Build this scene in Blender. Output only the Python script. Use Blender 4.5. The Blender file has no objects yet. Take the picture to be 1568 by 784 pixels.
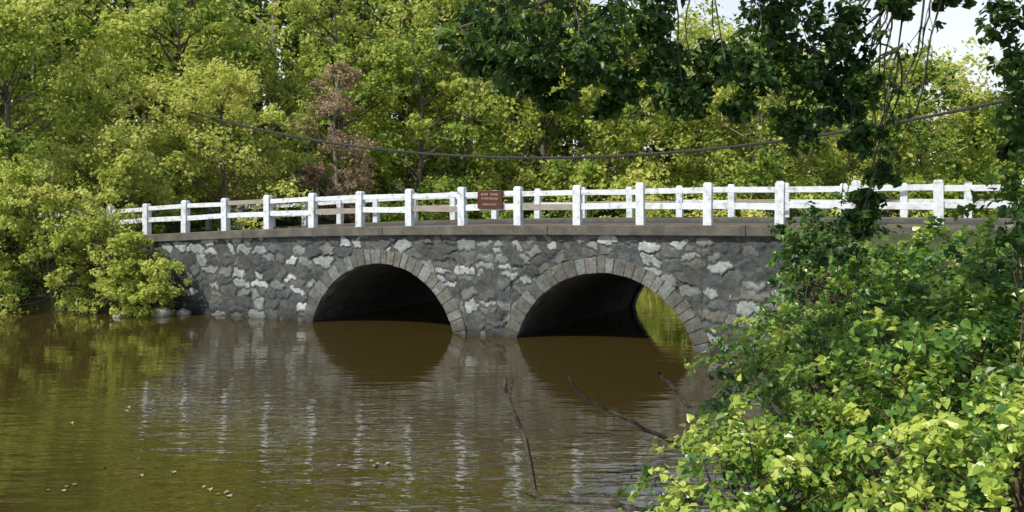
import bpy, math, numpy as np
from mathutils import Vector
rng = np.random.default_rng(7)
scene = bpy.context.scene

# ------------------------------------------------------------------ helpers
class MB:
    """quad mesh accumulator"""
    def __init__(s): s.v=[]; s.q=[]; s.m=[]; s.t=[]; s.n=0
    def add(s, v, q, mat=0, tint=0.5):
        v=np.asarray(v,float).reshape(-1,3); q=np.asarray(q,np.int64).reshape(-1,4)
        s.v.append(v); s.q.append(q+s.n); s.m.append(np.full(len(q),mat))
        t=np.asarray(tint,float)
        s.t.append(np.full(len(v),float(t)) if t.ndim==0 else t); s.n+=len(v)
    def build(s,name,mats,smooth=False,parent=None):
        v=np.concatenate(s.v); q=np.concatenate(s.q); m=np.concatenate(s.m); t=np.concatenate(s.t)
        me=bpy.data.meshes.new(name)
        me.vertices.add(len(v)); me.vertices.foreach_set('co',v.astype(np.float32).ravel())
        me.loops.add(len(q)*4); me.loops.foreach_set('vertex_index',q.astype(np.int32).ravel())
        me.polygons.add(len(q)); me.polygons.foreach_set('loop_start',(np.arange(len(q))*4).astype(np.int32))
        me.polygons.foreach_set('loop_total',np.full(len(q),4,np.int32))
        for mt in mats: me.materials.append(mt)
        me.polygons.foreach_set('material_index',m.astype(np.int32))
        me.polygons.foreach_set('use_smooth',np.full(len(q),smooth))
        a=me.attributes.new('tint','FLOAT','POINT'); a.data.foreach_set('value',t.astype(np.float32))
        me.update(calc_edges=True); me.validate()
        o=bpy.data.objects.new(name,me); scene.collection.objects.link(o)
        if parent: o.parent=parent
        return o

def norm(a): return a/(np.linalg.norm(a,axis=-1,keepdims=True)+1e-9)

def tube(mb,pts,rad,sides=6,mat=0,tint=0.5):
    pts=np.asarray(pts,float); n=len(pts); rad=np.asarray(rad,float)*np.ones(n)
    d=norm(np.gradient(pts,axis=0))
    ref=np.array([0.31,0.17,0.93]) if abs(d[0][2])<0.8 else np.array([1,0.1,0.])
    u=norm(np.cross(d,ref)); w=np.cross(d,u)
    a=np.arange(sides)/sides*2*math.pi
    v=pts[:,None]+rad[:,None,None]*(np.cos(a)[None,:,None]*u[:,None]+np.sin(a)[None,:,None]*w[:,None])
    i=np.arange(n-1)[:,None]*sides; j=np.arange(sides)[None]; j2=(j+1)%sides
    q=np.stack([i+j,i+j2,i+sides+j2,i+sides+j],-1)
    mb.add(v,q,mat,tint)

def curve(p0,p1,bend=0.15,n=6,sag=0.0,r=rng):
    p0=np.asarray(p0,float); p1=np.asarray(p1,float); L=np.linalg.norm(p1-p0)
    t=np.linspace(0,1,n)[:,None]
    off=r.normal(0,1,3)*bend*L; off2=r.normal(0,1,3)*bend*L*0.4
    return p0+(p1-p0)*t+off*(t*(1-t))*1.6+off2*np.sin(t*math.pi*2)*.5+np.array([0,0,-sag])*(t*(1-t))*4

def leaves(mb,c,nrm,size,tint,mat=1,near=False,r=rng,aspect=0.75,dirs=None):
    N=len(c); nrm=norm(nrm)
    if dirs is None: dirs=r.normal(size=(N,3))
    a=norm(dirs-nrm*np.sum(dirs*nrm,1,keepdims=True)); b=np.cross(nrm,a)
    s=(np.ones(N)*size)[:,None]
    if not near:
        k1=r.uniform(.75,1.25,(N,1)); k2=r.uniform(-.25,.25,(N,1))
        v=np.stack([c-a*s*.5*k1, c-b*s*.5*aspect*k1+a*s*k2, c+a*s*.5, c+b*s*.5*aspect+a*s*k2+nrm*s*.15],1)
        q=np.arange(N*4).reshape(N,4)
        mb.add(v,q,mat,np.repeat(tint,4))
    else:
        f=nrm*s*.12; dr=nrm*s*.14
        v=np.stack([c-a*s*.42,
                    c-a*s*.32-b*s*.40+f, c+a*s*.08-b*s*.34+f*.7, c+a*s*.58-dr,
                    c+a*s*.08+b*s*.34+f*.7, c-a*s*.32+b*s*.40+f],1)
        k=np.arange(N)[:,None]*6
        q=np.concatenate([k+np.array([[0,3,2,1]]),k+np.array([[0,5,4,3]])])
        mb.add(v,q,mat,np.repeat(tint,6))

def clump(mb,c,rad,n,size,tint,mat=1,near=False,r=rng,flat=.75,up=.6,spread=.12,hang=0):
    d=norm(r.normal(size=(n,3)))
    rr=rad*np.power(r.uniform(0.08,1,n),.45)[:,None]
    p=d*rr*np.array([1,1,flat])
    nr=d*.7+np.array([0,0,up])+r.normal(0,.45,(n,3))
    t=np.clip(tint+r.normal(0,spread,n),0,1)
    dirs=None
    if hang: dirs=r.normal(0,.6,(n,3))+np.array([0,0,-hang])
    leaves(mb,np.asarray(c)+p,nr,size*r.uniform(.65,1.25,n),t,mat,near,r,dirs=dirs)

# ------------------------------------------------------------------ materials
def newmat(name):
    m=bpy.data.materials.new(name); m.use_nodes=True; nt=m.node_tree; nt.nodes.clear()
    out=nt.nodes.new('ShaderNodeOutputMaterial'); return m,nt,out
def N(nt,t,**k):
    n=nt.nodes.new(t)
    for a,b in k.items(): setattr(n,a,b)
    return n
def ramp(nt,stops):
    n=nt.nodes.new('ShaderNodeValToRGB'); e=n.color_ramp.elements
    while len(e)<len(stops): e.new(0.5)
    for el,(p,c) in zip(e,stops): el.position=p; el.color=(*c,1)
    return n

def leafmat(name,stops,trans=.35,rough=.5,spec=.3,gloss=False):
    m,nt,out=newmat(name)
    at=N(nt,'ShaderNodeAttribute',attribute_name='tint'); rp=ramp(nt,stops)
    nt.links.new(at.outputs['Fac'],rp.inputs[0])
    if gloss:
        p=N(nt,'ShaderNodeBsdfPrincipled'); p.inputs['Roughness'].default_value=rough
        p.inputs['Specular IOR Level'].default_value=spec; col=p.inputs['Base Color']
    else:
        p=N(nt,'ShaderNodeBsdfDiffuse'); col=p.inputs['Color']
    tr=N(nt,'ShaderNodeBsdfTranslucent')
    hs=N(nt,'ShaderNodeHueSaturation'); hs.inputs['Hue'].default_value=.485; hs.inputs['Value'].default_value=1.5
    nt.links.new(rp.outputs[0],col); nt.links.new(rp.outputs[0],hs.inputs['Color'])
    nt.links.new(hs.outputs[0],tr.inputs['Color'])
    mx=N(nt,'ShaderNodeMixShader'); mx.inputs[0].default_value=trans
    nt.links.new(p.outputs[0],mx.inputs[1]); nt.links.new(tr.outputs[0],mx.inputs[2])
    nt.links.new(mx.outputs[0],out.inputs[0]); return m

def noisemat(name,stops,scale=3,detail=6,rough=.9,bump=.3,bscale=None,bdist=.02,vec=(1,1,1),spec=.3):
    m,nt,out=newmat(name)
    tc=N(nt,'ShaderNodeTexCoord'); mp=N(nt,'ShaderNodeMapping'); mp.inputs['Scale'].default_value=vec
    nt.links.new(tc.outputs['Object'],mp.inputs[0])
    n=N(nt,'ShaderNodeTexNoise'); n.inputs['Scale'].default_value=scale; n.inputs['Detail'].default_value=detail
    n.inputs['Roughness'].default_value=.65
    nt.links.new(mp.outputs[0],n.inputs['Vector'])
    rp=ramp(nt,stops); nt.links.new(n.outputs['Fac'],rp.inputs[0])
    p=N(nt,'ShaderNodeBsdfPrincipled'); p.inputs['Roughness'].default_value=rough
    p.inputs['Specular IOR Level'].default_value=spec
    nt.links.new(rp.outputs[0],p.inputs['Base Color'])
    n2=N(nt,'ShaderNodeTexNoise'); n2.inputs['Scale'].default_value=bscale or scale*5; n2.inputs['Detail'].default_value=5
    nt.links.new(mp.outputs[0],n2.inputs['Vector'])
    b=N(nt,'ShaderNodeBump'); b.inputs['Strength'].default_value=bump; b.inputs['Distance'].default_value=bdist
    nt.links.new(n2.outputs['Fac'],b.inputs['Height']); nt.links.new(b.outputs[0],p.inputs['Normal'])
    nt.links.new(p.outputs[0],out.inputs[0]); return m

M_bark=noisemat('bark',[(.3,(.05,.042,.032)),(.7,(.17,.14,.11))],6,vec=(1,1,.25),bump=.6)
M_twig=noisemat('twig_bark',[(.3,(.045,.033,.024)),(.7,(.13,.095,.065))],20,bump=.2)
M_drift=noisemat('grey_driftwood',[(.3,(.035,.028,.022)),(.7,(.13,.11,.085))],20,bump=.2)
M_palebark=noisemat('pale_bark',[(.3,(.13,.11,.085)),(.7,(.28,.25,.20))],6,vec=(1,1,.25),bump=.5)
M_leaf=leafmat('sunlit_leaf',[(0,(.045,.10,.022)),(.35,(.18,.27,.055)),(.65,(.37,.45,.095)),(1,(.56,.58,.17))],.45)
M_leafy=leafmat('yellow_green_leaf',[(0,(.12,.18,.032)),(.4,(.37,.45,.09)),(1,(.63,.63,.22))],.45)
M_leafd=leafmat('dark_leaf',[(0,(.02,.045,.012)),(.5,(.045,.105,.022)),(1,(.13,.23,.04))],.38,.4,.4,True)  # darker green with the overhanging branch's shade put into the colour
M_leafn=leafmat('vine_leaf',[(0,(.022,.07,.014)),(.42,(.07,.18,.03)),(.75,(.22,.36,.055)),(1,(.52,.60,.13))],.45,.34,.7,True)  # light end of the ramp paints highlights into the leaf colour
M_leafr=leafmat('rusty_leaf',[(0,(.20,.17,.09)),(.5,(.38,.27,.18)),(1,(.50,.41,.27))],.35)
M_conc=noisemat('weathered_concrete',[(.25,(.06,.056,.048)),(.5,(.10,.094,.078)),(.75,(.165,.15,.125))],2.5,8,bump=.5,bscale=18)
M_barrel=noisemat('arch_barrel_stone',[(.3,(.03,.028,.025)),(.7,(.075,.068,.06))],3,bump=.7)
M_paint=noisemat('weathered_white_paint',[(.30,(.24,.24,.23)),(.38,(.42,.44,.45)),(.46,(.60,.63,.66)),(.65,(.70,.73,.77))],6,9,.6,.3,bscale=30,bdist=.005)
M_raw=noisemat('grey_timber',[(.3,(.22,.19,.16)),(.7,(.36,.32,.28))],5,vec=(1,1,3),bump=.3)
M_asph=noisemat('asphalt',[(.3,(.04,.04,.042)),(.7,(.065,.064,.062))],20,bump=.4)
M_sign=noisemat('brown_sign_paint',[(.3,(.06,.022,.014)),(.7,(.09,.032,.02))],8,bump=.1,rough=.5)
M_cream=noisemat('cream_lettering',[(.3,(.35,.30,.22)),(.7,(.5,.43,.33))],8,bump=.05)
M_cable=noisemat('cable_rubber',[(.3,(.03,.03,.03)),(.7,(.06,.055,.05))],5,bump=.1)
M_foam=noisemat('floating_leaf',[(.3,(.16,.15,.09)),(.7,(.36,.34,.24))],5,bump=.1)
M_rock=noisemat('pale_rock',[(.3,(.22,.2,.17)),(.7,(.42,.4,.35))],3,bump=.6)

# stone masonry : colour from per-vertex tint + fine noise
m,nt,out=newmat('rubble_stone'); M_stone=m
at=N(nt,'ShaderNodeAttribute',attribute_name='tint')
rp=ramp(nt,[(0,(.04,.039,.034)),(.12,(.066,.065,.058)),(.30,(.048,.057,.060)),(.5,(.072,.082,.081)),(.7,(.118,.112,.095)),(.86,(.17,.195,.19)),(1,(.34,.37,.355))])
tc=N(nt,'ShaderNodeTexCoord'); n1=N(nt,'ShaderNodeTexNoise'); n1.inputs['Scale'].default_value=7; n1.inputs['Detail'].default_value=9; n1.inputs['Roughness'].default_value=.75
nt.links.new(tc.outputs['Object'],n1.inputs[0]); nt.links.new(at.outputs['Fac'],rp.inputs[0])
mr=N(nt,'ShaderNodeMapRange'); mr.inputs[1].default_value=.28; mr.inputs[2].default_value=.72; mr.inputs[3].default_value=.35; mr.inputs[4].default_value=1.65
nt.links.new(n1.outputs['Fac'],mr.inputs[0])
sep=N(nt,'ShaderNodeSeparateXYZ'); nt.links.new(tc.outputs['Object'],sep.inputs[0])
wl=N(nt,'ShaderNodeMapRange'); wl.inputs[1].default_value=.05; wl.inputs[2].default_value=.4; wl.inputs[3].default_value=.4; wl.inputs[4].default_value=1
nt.links.new(sep.outputs[2],wl.inputs[0])
# broad weather staining
n3=N(nt,'ShaderNodeTexNoise'); n3.inputs['Scale'].default_value=.9; n3.inputs['Detail'].default_value=5; nt.links.new(tc.outputs['Object'],n3.inputs[0])
st=N(nt,'ShaderNodeMapRange'); st.inputs[1].default_value=.35; st.inputs[2].default_value=.65; st.inputs[3].default_value=.7; st.inputs[4].default_value=1.2
nt.links.new(n3.outputs['Fac'],st.inputs[0])
mm0=N(nt,'ShaderNodeMath',operation='MULTIPLY'); nt.links.new(mr.outputs[0],mm0.inputs[0]); nt.links.new(st.outputs[0],mm0.inputs[1])
mm=N(nt,'ShaderNodeMath',operation='MULTIPLY'); nt.links.new(mm0.outputs[0],mm.inputs[0]); nt.links.new(wl.outputs[0],mm.inputs[1])
vm=N(nt,'ShaderNodeVectorMath',operation='SCALE'); nt.links.new(rp.outputs[0],vm.inputs[0]); nt.links.new(mm.outputs[0],vm.inputs['Scale'])
p=N(nt,'ShaderNodeBsdfPrincipled'); p.inputs['Roughness'].default_value=.9; nt.links.new(vm.outputs[0],p.inputs['Base Color'])
n2=N(nt,'ShaderNodeTexNoise'); n2.inputs['Scale'].default_value=13; n2.inputs['Detail'].default_value=7
nt.links.new(tc.outputs['Object'],n2.inputs[0]); b=N(nt,'ShaderNodeBump'); b.inputs['Strength'].default_value=.7; b.inputs['Distance'].default_value=.03
nt.links.new(n2.outputs['Fac'],b.inputs['Height']); nt.links.new(b.outputs[0],p.inputs['Normal']); nt.links.new(p.outputs[0],out.inputs[0])

# ground
M_ground=noisemat('forest_floor',[(.3,(.035,.03,.018)),(.5,(.05,.06,.02)),(.7,(.07,.10,.025))],.6,8,bump=.6,bscale=6,bdist=.1)

# water
m,nt,out=newmat('river_water'); M_water=m
tc=N(nt,'ShaderNodeTexCoord')
def wnoise(sc,rot,det,s):
    mp=N(nt,'ShaderNodeMapping'); mp.inputs['Scale'].default_value=sc; mp.inputs['Rotation'].default_value=(0,0,rot)
    nt.links.new(tc.outputs['Object'],mp.inputs[0]); n=N(nt,'ShaderNodeTexNoise'); n.inputs['Scale'].default_value=s; n.inputs['Detail'].default_value=det
    n.inputs['Roughness'].default_value=.5
    nt.links.new(mp.outputs[0],n.inputs[0]); return n
w1=wnoise((.6,2.4,1),.12,2,1.0); w2=wnoise((2.0,6.5,1),-.15,2,1.0)
patch=wnoise((.10,.14,1),.3,2,1.0)
pr=N(nt,'ShaderNodeMapRange'); pr.inputs[1].default_value=.38; pr.inputs[2].default_value=.62; pr.inputs[3].default_value=.3; pr.inputs[4].default_value=.9
nt.links.new(patch.outputs['Fac'],pr.inputs[0])
sp=N(nt,'ShaderNodeSeparateXYZ'); nt.links.new(tc.outputs['Object'],sp.inputs[0])
yr=N(nt,'ShaderNodeMapRange'); yr.inputs[1].default_value=10; yr.inputs[2].default_value=19; yr.inputs[3].default_value=3.6; yr.inputs[4].default_value=.6
nt.links.new(sp.outputs[1],yr.inputs[0])
m2=N(nt,'ShaderNodeMath',operation='MULTIPLY'); m2.inputs[1].default_value=.4; nt.links.new(w2.outputs['Fac'],m2.inputs[0])
ad=N(nt,'ShaderNodeMath',operation='ADD'); nt.links.new(w1.outputs['Fac'],ad.inputs[0]); nt.links.new(m2.outputs[0],ad.inputs[1])
mu=N(nt,'ShaderNodeMath',operation='MULTIPLY'); nt.links.new(ad.outputs[0],mu.inputs[0]); nt.links.new(pr.outputs[0],mu.inputs[1])
mu2=N(nt,'ShaderNodeMath',operation='MULTIPLY'); nt.links.new(mu.outputs[0],mu2.inputs[0]); nt.links.new(yr.outputs[0],mu2.inputs[1])
b=N(nt,'ShaderNodeBump'); b.inputs['Strength'].default_value=1; b.inputs['Distance'].default_value=.02
nt.links.new(mu2.outputs[0],b.inputs['Height'])
p=N(nt,'ShaderNodeBsdfPrincipled'); p.inputs['Base Color'].default_value=(.042,.030,.008,1)
p.inputs['Roughness'].default_value=.025; p.inputs['IOR'].default_value=2.6
nt.links.new(b.outputs[0],p.inputs['Normal']); nt.links.new(p.outputs[0],out.inputs[0])

# ------------------------------------------------------------------ bridge frame
C,S=.908,.419; NRM=math.hypot(C,S); C/=NRM; S/=NRM
def BP(s,w,z):
    s=np.asarray(s,float); w=np.asarray(w,float); z=np.asarray(z,float)
    s,w,z=np.broadcast_arrays(s,w,z)
    return np.stack([-12.44+C*s+S*w, 30-S*s+C*w, z],-1)
_ss=np.linspace(-120,150,2701)
_tt=np.interp(_ss,[-120,-30,-10,-4,0,3.46,6.92,10.4,13.8,17.3,20.8,24.2,30,45,150],
              [1.8,1.7,1.95,2.3,2.52,2.72,2.88,2.99,3.07,3.13,3.18,3.21,3.2,3.0,3.0])
_k=np.hanning(31); _k/=_k.sum(); _tt=np.convolve(np.pad(_tt,15,mode='edge'),_k,'valid')
def T(s): return np.interp(s,_ss,_tt)
W=7.6; SKEW=1.0; R=2.51; ZC=-.64; ARCH=[9.46,16.30]; COP=.26
S0,S1=-6.0,30.0

bridge=bpy.data.objects.new('stone_arch_bridge',None); scene.collection.objects.link(bridge)

def arch_z(s,rad,off=0):
    z=np.full(len(s),-1.2)
    for c in ARCH:
        d=rad**2-(s-c-off)**2; z=np.where(d>0,np.maximum(z,ZC+np.sqrt(np.maximum(d,0))),z)
    return z

def face(w0,sgn,name,ds,nz,seed,off=0):
    r=np.random.default_rng(seed)
    s=np.arange(S0,S1,ds); top=T(s)-COP; bot=np.minimum(arch_z(s,R+.12,off),top-.02)
    t=np.linspace(0,1,nz); Z=bot[:,None]+(top-bot)[:,None]*t[None]; SS=np.repeat(s[:,None],nz,1)
    # rubble cells : rough courses of flat irregular slabs
    pts=[]; z=-1.3
    while z<3.3:
        h=r.uniform(.18,.38); x=S0-1+r.uniform(0,.5)
        while x<S1+1:
            wd=r.uniform(.22,.9)
            if h>.3 and r.uniform()<.3:
                pts.append((x+wd/2,z+h*.25)); pts.append((x+wd/2+r.normal(0,.08),z+h*.75))
            else: pts.append((x+wd/2,z+h/2+r.normal(0,.06)))
            x+=wd
        z+=h
    pts=np.array(pts); val=r.uniform(0,1,len(pts)); rough=r.normal(0,1,len(pts)); tx=r.normal(0,.06,len(pts)); tz=r.normal(0,.09,len(pts))
    tv=np.where(val>.78,r.uniform(.86,1,len(pts)),np.where(val>.42,r.uniform(.5,.84,len(pts)),r.uniform(.22,.5,len(pts))))
    gx=SS.ravel(); gz=Z.ravel()
    wx=gx+.04*np.sin(gz*13+gx*3)+.025*np.sin(gx*19+gz*7)+.012*np.sin(gz*41+gx*17); wz=gz+.035*np.sin(gx*9+gz*5)+.02*np.sin(gx*23)+.01*np.sin(gx*51+gz*12)
    f1=np.empty(len(gx)); f2=f1.copy(); idx=np.empty(len(gx),int)
    for a in range(0,len(gx),4000):
        sl=slice(a,a+4000)
        near=np.where((pts[:,0]>wx[sl].min()-1.5)&(pts[:,0]<wx[sl].max()+1.5))[0]
        D=np.abs((wx[sl,None]-pts[None,near,0])*.62)**1.6+np.abs(wz[sl,None]-pts[None,near,1])**1.6
        D=D**(1/1.6)
        o=np.argpartition(D,1,axis=1)[:,:2]; dd=np.take_along_axis(D,o,1)
        sw=dd[:,0]>dd[:,1]; i1=np.where(sw,o[:,1],o[:,0]); f1[sl]=dd.min(1); f2[sl]=dd.max(1); idx[sl]=near[i1]
    e=f2-f1; mort=np.clip((e-.03)/.03,0,1)
    smear=np.sin(gx*2.1+1.3*np.sin(gz*3.1))+np.sin(gz*4.3+gx*.9+2)+.8*np.sin(gx*5.7-gz*2.3)+.5*np.sin(gx*14+gz*9)
    mort2=mort*np.clip(1.8-smear*.8,0.0,1)
    plane=tx[idx]*(gx-pts[idx,0])+tz[idx]*(gz-pts[idx,1])
    disp=(.026+plane+.008*rough[idx])*mort2*np.clip(e/.07,.4,1)+r.normal(0,.0015,len(gx))
    tint=np.where(mort2>.35,tv[idx],.08+.08*r.uniform(0,1,len(gx)))
    v=BP(gx,w0+(-sgn)*disp,gz)
    n=len(s); i=np.arange(n-1)[:,None]*nz; j=np.arange(nz-1)[None]
    q=np.stack([i+j,i+nz+j,i+nz+j+1,i+j+1],-1)
    if sgn<0: q=q[...,::-1]
    mb=MB(); mb.add(v,q,0,tint); return mb.build(name,[M_stone],True,bridge)
face(0,1,'upstream_rubble_wall',.03,96,3)
face(W,-1,'downstream_rubble_wall',.09,34,4,SKEW)

# barrels
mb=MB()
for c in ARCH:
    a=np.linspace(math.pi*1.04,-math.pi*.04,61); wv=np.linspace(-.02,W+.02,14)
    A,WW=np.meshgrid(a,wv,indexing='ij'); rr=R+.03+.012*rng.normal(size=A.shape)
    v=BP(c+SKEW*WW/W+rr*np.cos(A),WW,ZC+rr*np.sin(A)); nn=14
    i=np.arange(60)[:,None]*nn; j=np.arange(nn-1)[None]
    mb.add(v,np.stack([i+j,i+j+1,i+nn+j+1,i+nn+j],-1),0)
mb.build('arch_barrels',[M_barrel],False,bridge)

def prism(mb,p8,mat=0,tint=.5):
    mb.add(p8,[[0,3,2,1],[4,5,6,7],[0,1,5,4],[1,2,6,5],[2,3,7,6],[3,0,4,7]],mat,tint)
# voussoirs
mb=MB()
for w0,sg,of in ((0,-1,0),(W,1,SKEW)):
    for c in ARCH:
        c=c+of; n=34; edges=np.cumsum(rng.uniform(.75,1.25,n)); edges=np.r_[0,edges]/edges[-1]
        for k in range(n):
            a0=math.pi*1.06-(math.pi*1.12)*edges[k]; a1=math.pi*1.06-(math.pi*1.12)*edges[k+1]
            g=.003; a0-=g; a1+=g; ro=R+.42+rng.uniform(-.03,.03); ri=R+rng.uniform(-.01,.01)
            pr=.055+rng.uniform(-.010,.012); back=w0-sg*.35; fr=w0+sg*pr; ch=.010
            def pt(rad,a,w): return BP(c+rad*math.cos(a),w,ZC+rad*math.sin(a))
            t=rng.choice([.70,.74,.78,.80,.66,.58])+rng.uniform(-.04,.04)
            da=ch/R
            q1=[pt(ri,a0,back),pt(ro,a0,back),pt(ro,a1,back),pt(ri,a1,back)]
            q2=[pt(ri,a0,fr-sg*ch),pt(ro,a0,fr-sg*ch),pt(ro,a1,fr-sg*ch),pt(ri,a1,fr-sg*ch)]
            q3=[pt(ri+ch,a0-da,fr),pt(ro-ch,a0-da,fr),pt(ro-ch,a1+da,fr),pt(ri+ch,a1+da,fr)]
            mb.add(np.array(q1+q2),[[0,1,5,4],[1,2,6,5],[2,3,7,6],[3,0,4,7]],0,t)
            mb.add(np.array(q2+q3),[[0,1,5,4],[1,2,6,5],[2,3,7,6],[3,0,4,7],[4,5,6,7]],0,t)
        a=np.linspace(math.pi*1.05,-math.pi*.05,61)
        for (ra,rb,fr) in ((R+.014,R+.39,w0+sg*.036),):
            P=np.stack([BP(c+ra*np.cos(a),fr,ZC+ra*np.sin(a)),BP(c+rb*np.cos(a),fr,ZC+rb*np.sin(a))],1); i=np.arange(60)*2
            mb.add(P,np.stack([i,i+1,i+3,i+2],-1),0,.2)
mb.build('arch_voussoirs',[M_stone],False,bridge)

# generic swept bar along bridge following profile
def sweep(mb,s0,s1,w0,w1,z0,z1,ds=.5,mat=0,jit=0):
    s=np.linspace(s0,s1,max(2,int(abs(s1-s0)/ds)+1)); n=len(s); zt=T(s)
    P=np.stack([BP(s,w0,zt+z0),BP(s,w1,zt+z0),BP(s,w1,zt+z1),BP(s,w0,zt+z1)],1)
    i=np.arange(n-1)[:,None]*4; j=np.arange(4)[None]; j2=(j+1)%4
    q=np.stack([i+j,i+4+j,i+4+j2,i+j2],-1).reshape(-1,4)
    q=np.concatenate([q,[[0,1,2,3],[4*n-1,4*n-2,4*n-3,4*n-4]]])
    mb.add(P,q,mat)
mb=MB()
s=S0
while s<S1-.1:   # cast sections with thin joints
    L=5.2; e=min(s+L,S1)
    sweep(mb,s+.004,e-.004,-.14,.38,-COP,0)
    sweep(mb,s+.004,e-.004,W-.38,W+.14,-COP,0)
    s=e
o=mb.build('concrete_coping',[M_conc],False,bridge)
bv=o.modifiers.new('b','BEVEL'); bv.width=.02; bv.segments=2; bv.limit_method='ANGLE'
mb=MB(); sweep(mb,S0,S1,.38,W-.38,-.4,-.12); mb.build('bridge_deck_slab',[M_asph],False,bridge)
mb=MB(); sweep(mb,S0,S1,.385,1.3,-.11,-.02); sweep(mb,S0,S1,W-1.3,W-.385,-.11,-.02); mb.build('bridge_sidewalk',[M_conc],False,bridge)

# railings
SP=1.73
def railing(wc,name,seed,pr=.12,shift=0):
    r=np.random.default_rng(seed); mb=MB()
    for k in range(-3,17):
        s=k*SP+shift; z=float(T(s)); h=1.06+r.normal(0,.012); hw=.105; tl=r.normal(0,.008); tw=r.normal(0,.008)
        def ring(q,zz): return [BP(s+dx*q+tl*(zz-z),wc+dy*q+tw*(zz-z),zz) for dx,dy in((-1,-1),(1,-1),(1,1),(-1,1))]
        rs=[ring(hw,z-.01),ring(hw,z+h-.05),ring(hw*.72,z+h),ring(hw*.68,z+h+.004)]
        v=np.array(rs).reshape(-1,3); q=[]
        for a in range(3):
            for b_ in range(4): q.append([a*4+b_,a*4+(b_+1)%4,a*4+4+(b_+1)%4,a*4+4+b_])
        q.append([12,13,14,15]); mb.add(v,q,0)
        if k<16:
            for (za,zb) in((.40,.56),(.80,.94)):
                d1,d2=r.normal(0,.014,2)
                s_0=s+hw-.004; s_1=s+SP-hw+.004
                zA=float(T(s_0))+d1; zB=float(T(s_1))+d2
                p=[BP(s_0,wc-.05,zA+za),BP(s_1,wc-.05,zB+za),BP(s_1,wc+.05,zB+za),BP(s_0,wc+.05,zA+za),
                   BP(s_0,wc-.05,zA+zb),BP(s_1,wc-.05,zB+zb),BP(s_1,wc+.05,zB+zb),BP(s_0,wc+.05,zA+zb)]
                prism(mb,np.array(p),1 if (r.uniform()<pr) else 0)
    o=mb.build(name,[M_paint,M_raw],False,bridge)
    bv=o.modifiers.new('b','BEVEL'); bv.width=.01; bv.segments=1; bv.limit_method='ANGLE'
railing(.12,'near_white_railing',11,.05)
railing(W-.12,'far_white_railing',12,.35,.9)

# sign on the railing
sign=bpy.data.objects.new('brown_river_sign',None); scene.collection.objects.link(sign)
sc=7.53*SP; zb=float(T(sc))
mb=MB()
def box_b(mb,s0,s1,w0,w1,z0,z1,mat=0):
    prism(mb,np.array([BP(s0,w0,z0),BP(s1,w0,z0),BP(s1,w1,z0),BP(s0,w1,z0),BP(s0,w0,z1),BP(s1,w0,z1),BP(s1,w1,z1),BP(s0,w1,z1)]),mat)
box_b(mb,sc-.38,sc+.38,-.02,.02+.045,zb+.46,zb+.97)
o=mb.build('sign_board',[M_sign],False,sign); bv=o.modifiers.new('b','BEVEL'); bv.width=.012; bv.segments=2
ang=-math.atan2(S,C)
for k,(txt,sz,zz) in enumerate((('RIVER   ROAD',.085,.83),('STONE BRIDGE',.075,.72),('BRIDGE WALK',.065,.56))):
    cu=bpy.data.curves.new('text','FONT'); cu.body=txt; cu.size=sz; cu.align_x='CENTER'; cu.extrude=.002
    cu.materials.append(M_cream); o=bpy.data.objects.new('lettering_%d'%(k+1),cu); scene.collection.objects.link(o)
    o.location=Vector(BP(sc,-.0235,zb+zz)); o.rotation_euler=(math.pi/2,0,ang); o.parent=sign

# ------------------------------------------------------------------ terrain
def b2(s,w):
    p=BP(s,w,0); return (float(p[0]),float(p[1]))
poly=[(-150,33),(-40,31.5),(-20,30.4),b2(1.0,-.2),b2(1.6,1),b2(4,7.6),b2(4,12),b2(3,16.5),b2(7,19.5),b2(13,20.5),b2(20,20),b2(40,21),b2(140,30),b2(140,24),b2(60,14),b2(34,11),b2(25,10),b2(22.5,7.6),b2(20.6,1),b2(20.4,-1),
      (5.6,18),(4.3,13.5),(2.6,10),(.3,8.2),(-4,7),(-15,5),(-40,0),(-150,-12)]
poly=np.array(poly)
def sdist(x,y):
    P=np.stack([x.ravel(),y.ravel()],1); d=np.full(len(P),1e9); ins=np.zeros(len(P),bool)
    for i in range(len(poly)):
        a=poly[i]; b_=poly[(i+1)%len(poly)]; ab=b_-a
        t=np.clip(((P-a)@ab)/(ab@ab),0,1); d=np.minimum(d,np.hypot(*(P-a-t[:,None]*ab).T))
        c=((a[1]>P[:,1])!=(b_[1]>P[:,1]))
        with np.errstate(divide='ignore',invalid='ignore'):
            xi=(b_[0]-a[0])*(P[:,1]-a[1])/(b_[1]-a[1])+a[0]
        ins^=c&(P[:,0]<xi)
    return np.where(ins,-d,d).reshape(x.shape)
def sm(x): x=np.clip(x,0,1); return x*x*(3-2*x)
def H(x,y):
    x=np.asarray(x,float); y=np.asarray(y,float); d=sdist(x,y)
    land=2.3*(1-np.exp(-np.maximum(d,0)/3.0))-.02
    hill=sm((y-42)/60)*9*sm((30-x)/50)+sm((np.hypot(x,y-20)-70)/200)*6
    nz=.12*np.sin(x*1.3+np.sin(y*.9)*1.4)+.1*np.sin(y*1.7+x*.6)+.05*np.sin(x*4.1+y*3.3)
    h=np.where(d>0,land+hill*sm(d/15)+nz*np.clip(d/1.5,0,1),-1.4*(1-np.exp(d/1.5)))
    s=(x+12.44)*C-(y-30)*S; w=(x+12.44)*S+(y-30)*C
    out_=np.maximum(np.maximum(-.3-w,w-W-.3),0)
    mk=sm(1-out_/4.5)*sm(d/1.2)
    return h*(1-mk)+(T(s)-.16)*mk
def axis(c,inner,outer,n):
    t=np.linspace(-1,1,n); return c+np.sign(t)*(np.abs(t)*inner+np.abs(t)**5*(outer-inner))
gx=axis(0,60,900,300); gy=axis(22,60,900,300)
X,Y=np.meshgrid(gx,gy,indexing='ij'); Z=H(X,Y)
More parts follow.
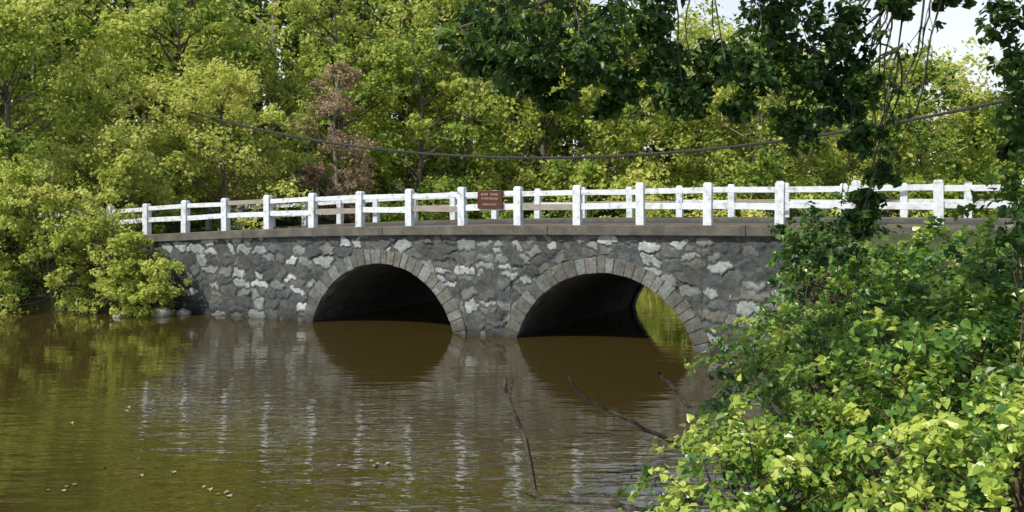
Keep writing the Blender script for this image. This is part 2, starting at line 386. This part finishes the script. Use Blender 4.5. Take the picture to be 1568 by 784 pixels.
mb=MB(); n=300; i=np.arange(n-1)[:,None]*n; j=np.arange(n-1)[None]
mb.add(np.stack([X,Y,Z],-1),np.stack([i+j,i+n+j,i+n+j+1,i+j+1],-1)); mb.build('ground',[M_ground],True)
mb=MB(); mb.add([(-300,-60,0),(300,-60,0),(300,250,0),(-300,250,0)],[[0,1,2,3]]); mb.build('river_water',[M_water])
# approach roads
mb=MB()
def roadsheet(s0,s1):
    s=np.linspace(s0,s1,120); n=len(s); zt=T(s)-.10
    P=np.stack([BP(s,1.35,zt),BP(s,W-1.35,zt)],1); i=np.arange(n-1)*2
    mb.add(P,np.stack([i,i+2,i+3,i+1],-1))
roadsheet(-90,90)
mb.build('road',[M_asph])
mb=MB()
for a in(-.12,.07):
    s=np.linspace(-90,90,120); zt=T(s)-.096; P=np.stack([BP(s,W/2+a,zt),BP(s,W/2+a+.08,zt)],1); i=np.arange(119)*2
    mb.add(P,np.stack([i,i+2,i+3,i+1],-1))
M_yel=noisemat('yellow_road_paint',[(.3,(.4,.28,.04)),(.7,(.6,.42,.06))],5,bump=.1)
mb.build('road_centre_line',[M_yel])

# ------------------------------------------------------------------ trees
def tree(name,x,y,h,rc,ncl,nl,ls,tint,seed,leafm=M_leaf,bark=M_bark,low=.25,crad=None,tr=None,lean=(0,0),base=None):
    r=np.random.default_rng(seed); mb=MB(); z0=float(H(np.array([x]),np.array([y]))[0])-.2 if base is None else base
    tr=tr or h*.016; crad=crad or rc*.36
    top=np.array([x+lean[0],y+lean[1],z0+h*.88])
    tp=curve((x,y,z0),top,.04,10,r=r); tube(mb,tp,np.linspace(tr,tr*.22,10)*np.r_[1.35,np.ones(9)],8)
    for k in range(ncl):
        u=r.uniform(0,1); zz=low+(1-low)*u
        prof=rc*math.sqrt(max(.06,1-((u-.42)/.62)**2))
        ang=r.uniform(0,2*math.pi); rad=prof*math.sqrt(r.uniform(.12,1))
        ax=np.array([np.interp(z0+zz*h,tp[:,2],tp[:,0]),np.interp(z0+zz*h,tp[:,2],tp[:,1])])
        c=np.array([ax[0]+rad*math.cos(ang),ax[1]+rad*math.sin(ang),z0+zz*h])
        zs=max(z0+h*.12,min(c[2]-rad*.55-.3,tp[-1,2])); st=np.array([np.interp(zs,tp[:,2],tp[:,0]),np.interp(zs,tp[:,2],tp[:,1]),zs])
        lb=curve(st,c,.09,6,r=r); tube(mb,lb,np.linspace(tr*.34,tr*.06,6),5)
        cr=crad*r.uniform(.6,1.3); ct=tint+r.normal(0,.13)
        for _ in range(3):
            e=c+r.normal(0,cr*.55,3); tube(mb,curve(lb[3],e,.1,4,r=r),np.linspace(tr*.12,tr*.03,4),4)
        nn=max(4,int(8*r.uniform(.7,1.3)))
        for _ in range(nn):   # sub-sprays give ragged outline
            cc=c+norm(r.normal(size=3))*cr*r.uniform(.2,1.15)*np.array([1,1,.75])
            clump(mb,cc,cr*r.uniform(.25,.6),int(nl/nn),ls,ct+r.normal(0,.08),r=r,up=.45,spread=.18)
    return mb.build(name,[bark,leafm])

# --- trees behind the bridge  (x, y, height, crown radius, tint, kind)
bg=[(-34,44,17,5,.55,0),(-28,40,15,4.5,.55,1),(-22.5,38.5,14,4,.65,0),(-19,44,17,4.6,.5,1),(-15.5,41,13,3.6,.62,0),
    (-13.5,50,18,5,.5,1),(-9.5,47.5,13.5,4.2,.6,0),(-6.5,55,18,5,.6,1),(-5.2,47,10.5,3.3,.55,0),(-2.5,51,15,4.3,.55,0),(1.8,52,14,4.3,.62,1),
    (5.5,50,12,4,.55,0),(9.5,53,13,4.5,.6,1),(13.0,48,10.2,3.9,.55,0),(17,54,10.6,4.4,.62,1),(21.5,50,9.0,4.0,.5,0),
    (26,56,9.8,4.6,.6,1),(31,52,9.2,4.3,.5,0),(37,56,10.5,5,.5,1),(44,54,11,5,.5,0),(-42,48,18,5.5,.5,1)]
for k,(x,y,h,rc,t,kd) in enumerate(bg):
    far=y>=50
    tree('deciduous_tree',x,y,h,rc,42,230 if far else 280,.28 if far else .24,t,100+k,M_leafy if kd else M_leaf,M_palebark if k%4==1 else M_bark,low=.10)
# low round sunlit trees behind the left end of the bridge
tree('willow_tree',-12.2,37,6.9,3.2,46,350,.17,.68,201,M_leafy,low=.08)
tree('willow_tree',-16.3,36.5,7.4,2.8,34,300,.18,.6,202,M_leafy,low=.08)
tree('rusty_leaved_tree',-7.9,40,7.9,1.7,40,260,.13,.5,203,M_leafr,M_palebark,low=.10)
tree('maple_tree',-18.2,31.8,9.5,3.0,46,320,.17,.6,204,M_leaf,low=.08)
tree('maple_tree',-22.0,34,14,3.8,50,300,.2,.6,205,M_leaf,low=.12)
tree('maple_tree',-14.9,32.4,6.0,2.2,36,290,.15,.6,206,M_leafy,low=.06,base=0)
# shore shrubs, left end of bridge, hanging over the water
for k,(x,y,h,rc,t) in enumerate([(-11.9,28.7,1.9,1.2,.5),(-13.6,29.2,3.2,1.6,.5),(-15.6,29.6,4.8,2.0,.5),(-17.6,29.9,4.8,2.1,.45),(-19.8,30.2,4.6,2.1,.45),(-23.5,30.6,4.4,2.2,.45),(-27.5,31,4,2.4,.45)]):
    tree('shore_shrub',x,y+.6,h,rc,42,280,.12,t,300+k,M_leafy if k<3 else M_leaf,low=.0,tr=.07,base=-.15,lean=(0,-.7))
# understory hiding the trunks beyond the bridge
mb=MB(); r=np.random.default_rng(55)
for k in range(300):
    x=r.uniform(-40,46); y=44+r.uniform(0,4)+max(0,x)*.05
    if sdist(np.array([x]),np.array([y]))[0]<.5: y+=6
    z=float(H(np.array([x]),np.array([y]))[0])+r.uniform(.2,2.6)
    ct=.5+r.normal(0,.17)
    for _ in range(3): clump(mb,np.array([x,y,z])+r.normal(0,.6,3),r.uniform(.5,1.0),60,.24,ct,mat=0,r=r)
mb.build('understory_thicket',[M_leaf])
# bushes on the bank beyond the bridge, seen through the arch
mb=MB(); r=np.random.default_rng(57)
for k in range(130):
    s_=r.uniform(7,24); w_=r.uniform(20.3,22.5); q=BP(s_,w_,0); z=max(0.1,(w_-20.3)*.6)+r.uniform(0,3.2)*((w_-19.8)/2.7)
    for _ in range(2): clump(mb,np.array([q[0],q[1],z])+r.normal(0,.35,3),r.uniform(.4,.9),60,.18,.85+r.normal(0,.12),mat=0,r=r)
mb.build('bank_thicket',[M_leafy])
# distant wooded mass behind
mb=MB(); r=np.random.default_rng(56)
for k in range(190):
    x=r.uniform(-75,95) if k<140 else r.uniform(-48,4); y=r.uniform(62,80)
    hh=(19.5 if x<5 else 12.5-min(5,(x-5)*.2))*r.uniform(.88,1.05); z0=float(H(np.array([x]),np.array([y]))[0])
    tube(mb,curve((x,y,z0-.2),(x,y,z0+hh*.8),.03,4,r=r),[.25,.2,.14,.05],5,mat=1)
    ct0=.42+r.normal(0,.14)
    for c in range(26):
        u=r.uniform(.12,1); a=r.uniform(0,6.28); rad=4*math.sqrt(max(.05,1-((u-.5)/.55)**2))*math.sqrt(r.uniform(.2,1))
        clump(mb,(x+rad*math.cos(a),y+rad*math.sin(a),z0+hh*u),r.uniform(.8,1.7),34,.58,ct0+r.normal(0,.1),mat=0,r=r)
mb.build('distant_trees',[M_leaf,M_bark])

# --- overhanging tree on the right bank
r=np.random.default_rng(77); mb=MB()
gz=float(H(np.array([9.5]),np.array([9.0]))[0])
trunk=np.array([(9.5,9,gz-.2),(9.35,9,4.2),(9.5,9.1,6.2),(9.2,9.2,8.4),(9.0,9.0,10.5)])
tube(mb,trunk,[.42,.33,.28,.2,.1],12)
limbs=[np.array([(9.45,9,6.2),(7.6,9.4,7.2),(5.4,9.8,7.2),(3.2,10.1,6.8),(1.2,10.2,6.45),(-.6,10.2,5.9)]),
       np.array([(9.4,9,5.3),(7.8,9.8,6.5),(6.2,10,6.9),(4.9,10,6.75),(4.45,10,6.3),(4.35,10,5.6)]),
       np.array([(9.3,9.1,7.4),(7,8.6,8.4),(4,8.2,8.6),(1,8.2,8.3),(-2,8.4,7.8)]),
       np.array([(9.4,9,4.9),(8.2,9.2,5.6),(7.0,9.3,5.9),(6.0,9.5,5.7),(5.6,9.6,5.2)])]
for L,rr in zip(limbs,(.11,.07,.13,.07)):
    tube(mb,L,np.linspace(rr,rr*.15,len(L)),7)
allp=np.concatenate([np.array([L[i]+(L[i+1]-L[i])*t for i in range(1,len(L)-1) for t in np.linspace(0,1,5)]) for L in limbs])
cl=[(-.5,5.75,.34),(-.05,6.0,.4),(.0,5.4,.3),(.45,5.7,.38),(.45,5.1,.2),(.85,6.05,.4),(1.0,5.45,.34),(1.4,5.85,.38),(1.3,5.2,.24),(.2,5.25,.22),(.7,5.45,.3),
    (1.75,5.5,.32),(1.95,5.08,.26),(1.6,6.05,.25),(2.35,5.5,.28),(2.75,5.25,.3),(2.95,5.9,.4),(3.35,5.65,.38),(3.4,5.15,.32),(3.2,4.75,.24),(3.1,6.15,.36),(2.8,5.6,.32),
    (3.7,5.95,.3),(3.75,5.4,.26),(3.7,4.95,.24),(4.0,4.6,.2),(4.15,4.2,.17),(4.0,3.9,.17),(4.4,6.18,.18),(4.95,6.2,.16),(3.9,3.65,.15),(3.95,5.2,.16),
    (5.6,5.95,.3),(5.75,5.4,.32),(5.8,4.9,.3),(5.85,4.5,.3),(2.1,5.25,.2),(2.55,4.95,.16),(1.1,4.95,.14),(-.4,5.45,.16)]
for (x,z,cr) in cl:
    k=r.uniform(.94,1.07); c=np.array([x*k,10*k,4.03+(z-4.03)*k])
    a=allp[np.argmin(np.linalg.norm((allp-c)*np.array([1,1,.5]),axis=1)+ (allp[:,2]<c[2])*2)]
    tube(mb,curve(a,c,.14,8,sag=-.12,r=r),np.linspace(.014,.004,8),5)
    for _ in range(8):
        e=c+norm(r.normal(size=3))*cr*r.uniform(.7,1.4)*np.array([1,1,.8]); tube(mb,curve(c,e,.12,4,r=r),[.005,.004,.004,.002],4)
        clump(mb,e,cr*.38,19,.09,.5+r.normal(0,.18),near=True,r=r,hang=.5,flat=.9,spread=.2)
    for _ in range(6):
        cc=c+norm(r.normal(size=3))*cr*.6; clump(mb,cc,cr*.62,30,.095,.54+r.normal(0,.2),near=True,r=r,hang=.5,spread=.2)
# drooping bare twigs
for k in range(10):
    x0=r.uniform(4.2,4.9); x1=x0-r.uniform(.0,.9); z1=r.uniform(3.8,5.0)
    pts=curve((x0,10+r.normal(0,.2),6.55),(x1,10+r.normal(0,.25),z1),.09,14,r=r); pts[:,0]+=.07*np.sin(np.linspace(0,7,14)+k*1.7)+np.cumsum(r.normal(0,.015,14))
    tube(mb,pts,np.linspace(.014,.005,14),5)
    for _ in range(3):
        a=pts[r.integers(3,12)]; e=a+np.array([r.normal(-.1,.2),r.normal(0,.1),-r.uniform(.2,.5)]); tube(mb,curve(a,e,.12,5,r=r),np.linspace(.006,.003,5),4)
        if r.uniform()<.5: clump(mb,e,.14,14,.085,.5,near=True,r=r,hang=.6)
for k in range(3):
    pts=curve((r.uniform(4.2,5.0),10,6.9),(r.uniform(2.9,3.8),10.2,r.uniform(4.6,5.6)),.08,9,r=r); tube(mb,pts,np.linspace(.02,.005,9),5)
# upper canopy above the picture that shades the branch
for k in range(34):
    c=np.array([r.uniform(-4,4),r.uniform(5.8,9.5),r.uniform(7.3,9.0)])
    a=allp[np.argmin(np.linalg.norm(allp-c,axis=1))]
    if a[2]>7: tube(mb,curve(a,c,.1,5,r=r),np.linspace(.02,.008,5),5)
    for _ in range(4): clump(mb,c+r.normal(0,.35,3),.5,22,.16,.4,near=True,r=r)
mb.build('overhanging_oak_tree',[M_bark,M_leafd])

# --- foreground shrubs / vines, right bank
def shrub(name,cx,cy,cz,rx,ry,rz,nl,ls,tint,seed,mat=M_leafn,gap=.0):
    r=np.random.default_rng(seed); mb=MB(); g=float(H(np.array([cx]),np.array([cy]))[0])-.2; c0=np.array([cx,cy,cz]); Rr=np.array([rx,ry,rz])
    ns=int(nl/30)
    for k in range(ns):
        d=norm(r.normal(size=3)); 
        if d[2]<-.35: d[2]*=-1
        rad=r.uniform(.45,1.05) if r.uniform()<.85 else r.uniform(1.05,1.35)
        c=c0+d*Rr*rad
        root=np.array([cx+r.normal(0,rx*.2),cy+r.normal(0,ry*.2),g])
        if k%3==0: tube(mb,curve(root,c,.12,8,sag=-.15,r=r),np.linspace(.018,.004,8),5)
        # spray : leaves along an arching shoot
        L=r.uniform(.25,.6); dr=norm(d+r.normal(0,.5,3)+np.array([0,0,.15])); t=np.sort(r.uniform(0,1,30))[:,None]
        pts=c+dr*L*t+np.array([0,0,-1])*(t**2)*L*.5; 
        tt=np.linspace(0,1,5)[:,None]; tube(mb,c+dr*L*tt+np.array([0,0,-1])*(tt**2)*L*.5,np.linspace(.006,.002,5),4)
        pts=pts+r.normal(0,.055,(30,3))
        nr=d*.45+np.array([0,0,.5])+r.normal(0,.55,(30,3))
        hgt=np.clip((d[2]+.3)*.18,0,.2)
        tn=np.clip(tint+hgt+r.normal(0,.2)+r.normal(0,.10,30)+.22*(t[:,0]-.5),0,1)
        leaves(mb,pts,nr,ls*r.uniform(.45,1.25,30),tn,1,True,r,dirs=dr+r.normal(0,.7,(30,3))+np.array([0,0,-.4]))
    return mb.build(name,[M_twig,mat])
sh=[(4.25,12.5,1.25,1.2,1.4,.85,3800,.095,.48),(5.9,12.3,1.8,1.4,1.4,1.0,3900,.10,.42),(2.5,9.0,.85,1.05,1.1,.78,3200,.09,.55),
    (3.8,8.4,1.4,1.15,1.1,.98,3600,.09,.52),(4.8,9.2,1.9,1.2,1.2,1.0,3600,.095,.48),(1.6,7.2,.6,.8,.7,.78,2400,.085,.66),
    (2.9,6.0,1.2,.75,.7,.58,1900,.08,.72),(3.9,6.6,1.8,.85,.8,.7,2500,.085,.62),(5.9,16,1.1,1.4,1.4,.85,3000,.11,.4),
    (7.4,14.2,2.1,1.9,1.8,1.1,4200,.115,.36),(6.0,10.0,2.3,1.1,1.1,1.0,3000,.105,.34),(2.3,5.3,.6,.8,.6,.5,1500,.08,.5),(6.9,17.8,1.9,1.5,1.2,1.1,2700,.12,.36)]
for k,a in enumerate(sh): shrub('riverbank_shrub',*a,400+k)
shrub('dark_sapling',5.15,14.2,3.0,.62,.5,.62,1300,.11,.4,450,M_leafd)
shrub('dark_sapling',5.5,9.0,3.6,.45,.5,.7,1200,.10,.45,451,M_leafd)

# --- dead branches sticking out of the water
def deadbranch(name,paths):
    mb=MB()
    for pts,r0,r1 in paths:
        pts=np.array(pts,float); t=np.linspace(0,len(pts)-1,len(pts)*4); P=np.stack([np.interp(t,np.arange(len(pts)),pts[:,k]) for k in range(3)],1)
        P[1:-1]+=rng.normal(0,.008,(len(P)-2,3)); tube(mb,P,np.linspace(r0,r1,len(P)),6)
    mb.build(name,[M_drift])
deadbranch('dead_branch',[([(2.3,10.2,.45),(1.55,10.6,.2),(.95,10.9,.2),(.3,11,.22),(.16,11,.95),(-.04,11.1,1.4),(-.09,11.1,1.68)],.048,.024),
                          ([(-.04,11.1,1.4),(-.0,11.1,1.55),(.0,11.1,1.66)],.014,.008),([(.3,11,.22),(.05,10.9,.34)],.018,.01)])
deadbranch('dead_branch',[([(2.4,11.8,.5),(1.74,11.5,.93),(1.2,11.5,1.2),(.85,11.5,1.4),(.73,11.5,1.62)],.034,.018),([(1.2,11.5,1.2),(1.1,11.5,1.4)],.013,.007)])
deadbranch('dead_branch',[([(2.6,11.4,.9),(2.3,11.5,1.2),(2.05,11.5,1.5),(1.9,11.5,1.66)],.034,.022)])

# --- rock at the left bridge foot
import bmesh
def rock(x,y,z,s,seed):
    bm=bmesh.new(); bmesh.ops.create_icosphere(bm,subdivisions=3,radius=1); r=np.random.default_rng(seed); a=r.normal(size=(6,3))
    for v in bm.verts:
        p=np.array(v.co); f=1+.12*sum(math.sin(2.2*float(p@k)+i) for i,k in enumerate(a))/2
        v.co=Vector((p[0]*s*1.2*f,p[1]*s*f,p[2]*s*.8*f))
    me=bpy.data.meshes.new('rock'); bm.to_mesh(me); bm.free(); me.materials.append(M_rock)
    o=bpy.data.objects.new('shore_rock',me); o.location=(x,y,z); scene.collection.objects.link(o)
rock(-11.3,28.5,.05,.28,1); rock(-12.5,28.3,.0,.2,2); rock(-10.7,28.9,-.02,.22,3); rock(-17.5,29.6,0,.25,4)
# --- floating leaves
mb=MB(); r=np.random.default_rng(9)
for (x,y) in [(-5.3,12.7),(-3.95,11.8),(-7.3,15.3),(-7.1,16.2),(-6,12),(-2.2,13),(-8.2,13.6),(-9.2,15)]:
    for _ in range(r.integers(1,6)):
        c=np.array([[x+r.normal(0,.3),y+r.normal(0,.12),.012]]); leaves(mb,c,np.array([[0,0,1.]])+r.normal(0,.08,(1,3)),r.uniform(.05,.1),np.array([.5]),0,True,r)
mb.build('floating_leaves',[M_foam])

# --- overhead cables with poles
def cable(name,p0,p1,sag,rad):
    p0=np.array(p0,float); p1=np.array(p1,float); t=np.linspace(0,1,50)[:,None]
    P=p0+(p1-p0)*t+np.array([0,0,-4*sag])*t*(1-t); mb=MB(); tube(mb,P,rad,6); mb.build(name,[M_cable])
def pole(x,y,h):
    mb=MB(); g=float(H(np.array([x]),np.array([y]))[0])-.3
    tube(mb,[(x,y,g),(x,y,g+h*.5),(x,y,g+h),(x,y,g+h+.01)],[.16,.14,.11,.001],10)
    dx,dy=-S*1.1,-C*1.1
    tube(mb,[(x-dx,y-dy,g+h-.6),(x-dx*.99,y-dy*.99,g+h-.6),(x+dx,y+dy,g+h-.6)],[.001,.06,.06],4)
    mb.build('utility_pole',[M_bark])
pole(-26.5,41.5,12.8); pole(24.5,20.0,12.2)
cable('overhead_cable',(-26.5,41.5,12.78),(24.5,20.0,10.17),6.3,.045)
cable('overhead_cable',(-26.5,41.5,14.2),(24.5,20.0,12.2),1.0,.015)
cable('overhead_cable',(-26.5,41.5,13.7),(24.5,20.0,11.7),1.15,.015)

# ------------------------------------------------------------------ light / camera
ts=np.array([-.74,-.60]); ts/=np.linalg.norm(ts); el=math.radians(50)
to=Vector((ts[0]*math.cos(el),ts[1]*math.cos(el),math.sin(el)))
L=bpy.data.lights.new('sun','SUN'); L.energy=5.0; L.angle=math.radians(.5); L.color=(1,.95,.84)
o=bpy.data.objects.new('sun',L); o.rotation_euler=to.to_track_quat('Z','Y').to_euler(); scene.collection.objects.link(o)
w=bpy.data.worlds.new('World'); scene.world=w; w.use_nodes=True; nt=w.node_tree; nt.nodes.clear()
sky=nt.nodes.new('ShaderNodeTexSky'); sky.sky_type='NISHITA'; sky.sun_disc=False; sky.sun_elevation=el; sky.sun_rotation=math.atan2(ts[0],ts[1])
# noisy white added low in the sky for a blown-out look and fill light
tc=nt.nodes.new('ShaderNodeTexCoord'); sp=nt.nodes.new('ShaderNodeSeparateXYZ'); nt.links.new(tc.outputs['Generated'],sp.inputs[0])
hz=nt.nodes.new('ShaderNodeMapRange'); hz.inputs[1].default_value=.12; hz.inputs[2].default_value=.6; hz.inputs[3].default_value=.9; hz.inputs[4].default_value=.05
nt.links.new(sp.outputs[2],hz.inputs[0])
nz=nt.nodes.new('ShaderNodeTexNoise'); nz.inputs['Scale'].default_value=3.0; nz.inputs['Detail'].default_value=6
nt.links.new(tc.outputs['Generated'],nz.inputs[0])
nr=nt.nodes.new('ShaderNodeMapRange'); nr.inputs[1].default_value=.35; nr.inputs[2].default_value=.65; nr.inputs[3].default_value=.6; nr.inputs[4].default_value=1.1
nt.links.new(nz.outputs['Fac'],nr.inputs[0])
ml=nt.nodes.new('ShaderNodeMath'); ml.operation='MULTIPLY'; ml.use_clamp=True; nt.links.new(hz.outputs[0],ml.inputs[0]); nt.links.new(nr.outputs[0],ml.inputs[1])
mx=nt.nodes.new('ShaderNodeMix'); mx.data_type='RGBA'; mx.inputs[7].default_value=(7.0,7.3,7.6,1)
nt.links.new(ml.outputs[0],mx.inputs[0]); nt.links.new(sky.outputs[0],mx.inputs[6])
bgn=nt.nodes.new('ShaderNodeBackground'); bgn.inputs[1].default_value=.15; ow=nt.nodes.new('ShaderNodeOutputWorld')
nt.links.new(mx.outputs[2],bgn.inputs[0]); nt.links.new(bgn.outputs[0],ow.inputs[0])

cam=bpy.data.cameras.new('camera'); cam.sensor_width=36; cam.lens=31.18; cam.shift_y=-.0644; cam.clip_end=3000; cam.clip_start=.1
co=bpy.data.objects.new('camera',cam); co.location=(0,0,4.03); co.rotation_euler=(math.pi/2,0,0); scene.collection.objects.link(co); scene.camera=co
scene.view_settings.view_transform='Standard'; scene.view_settings.look='None'; scene.view_settings.exposure=0
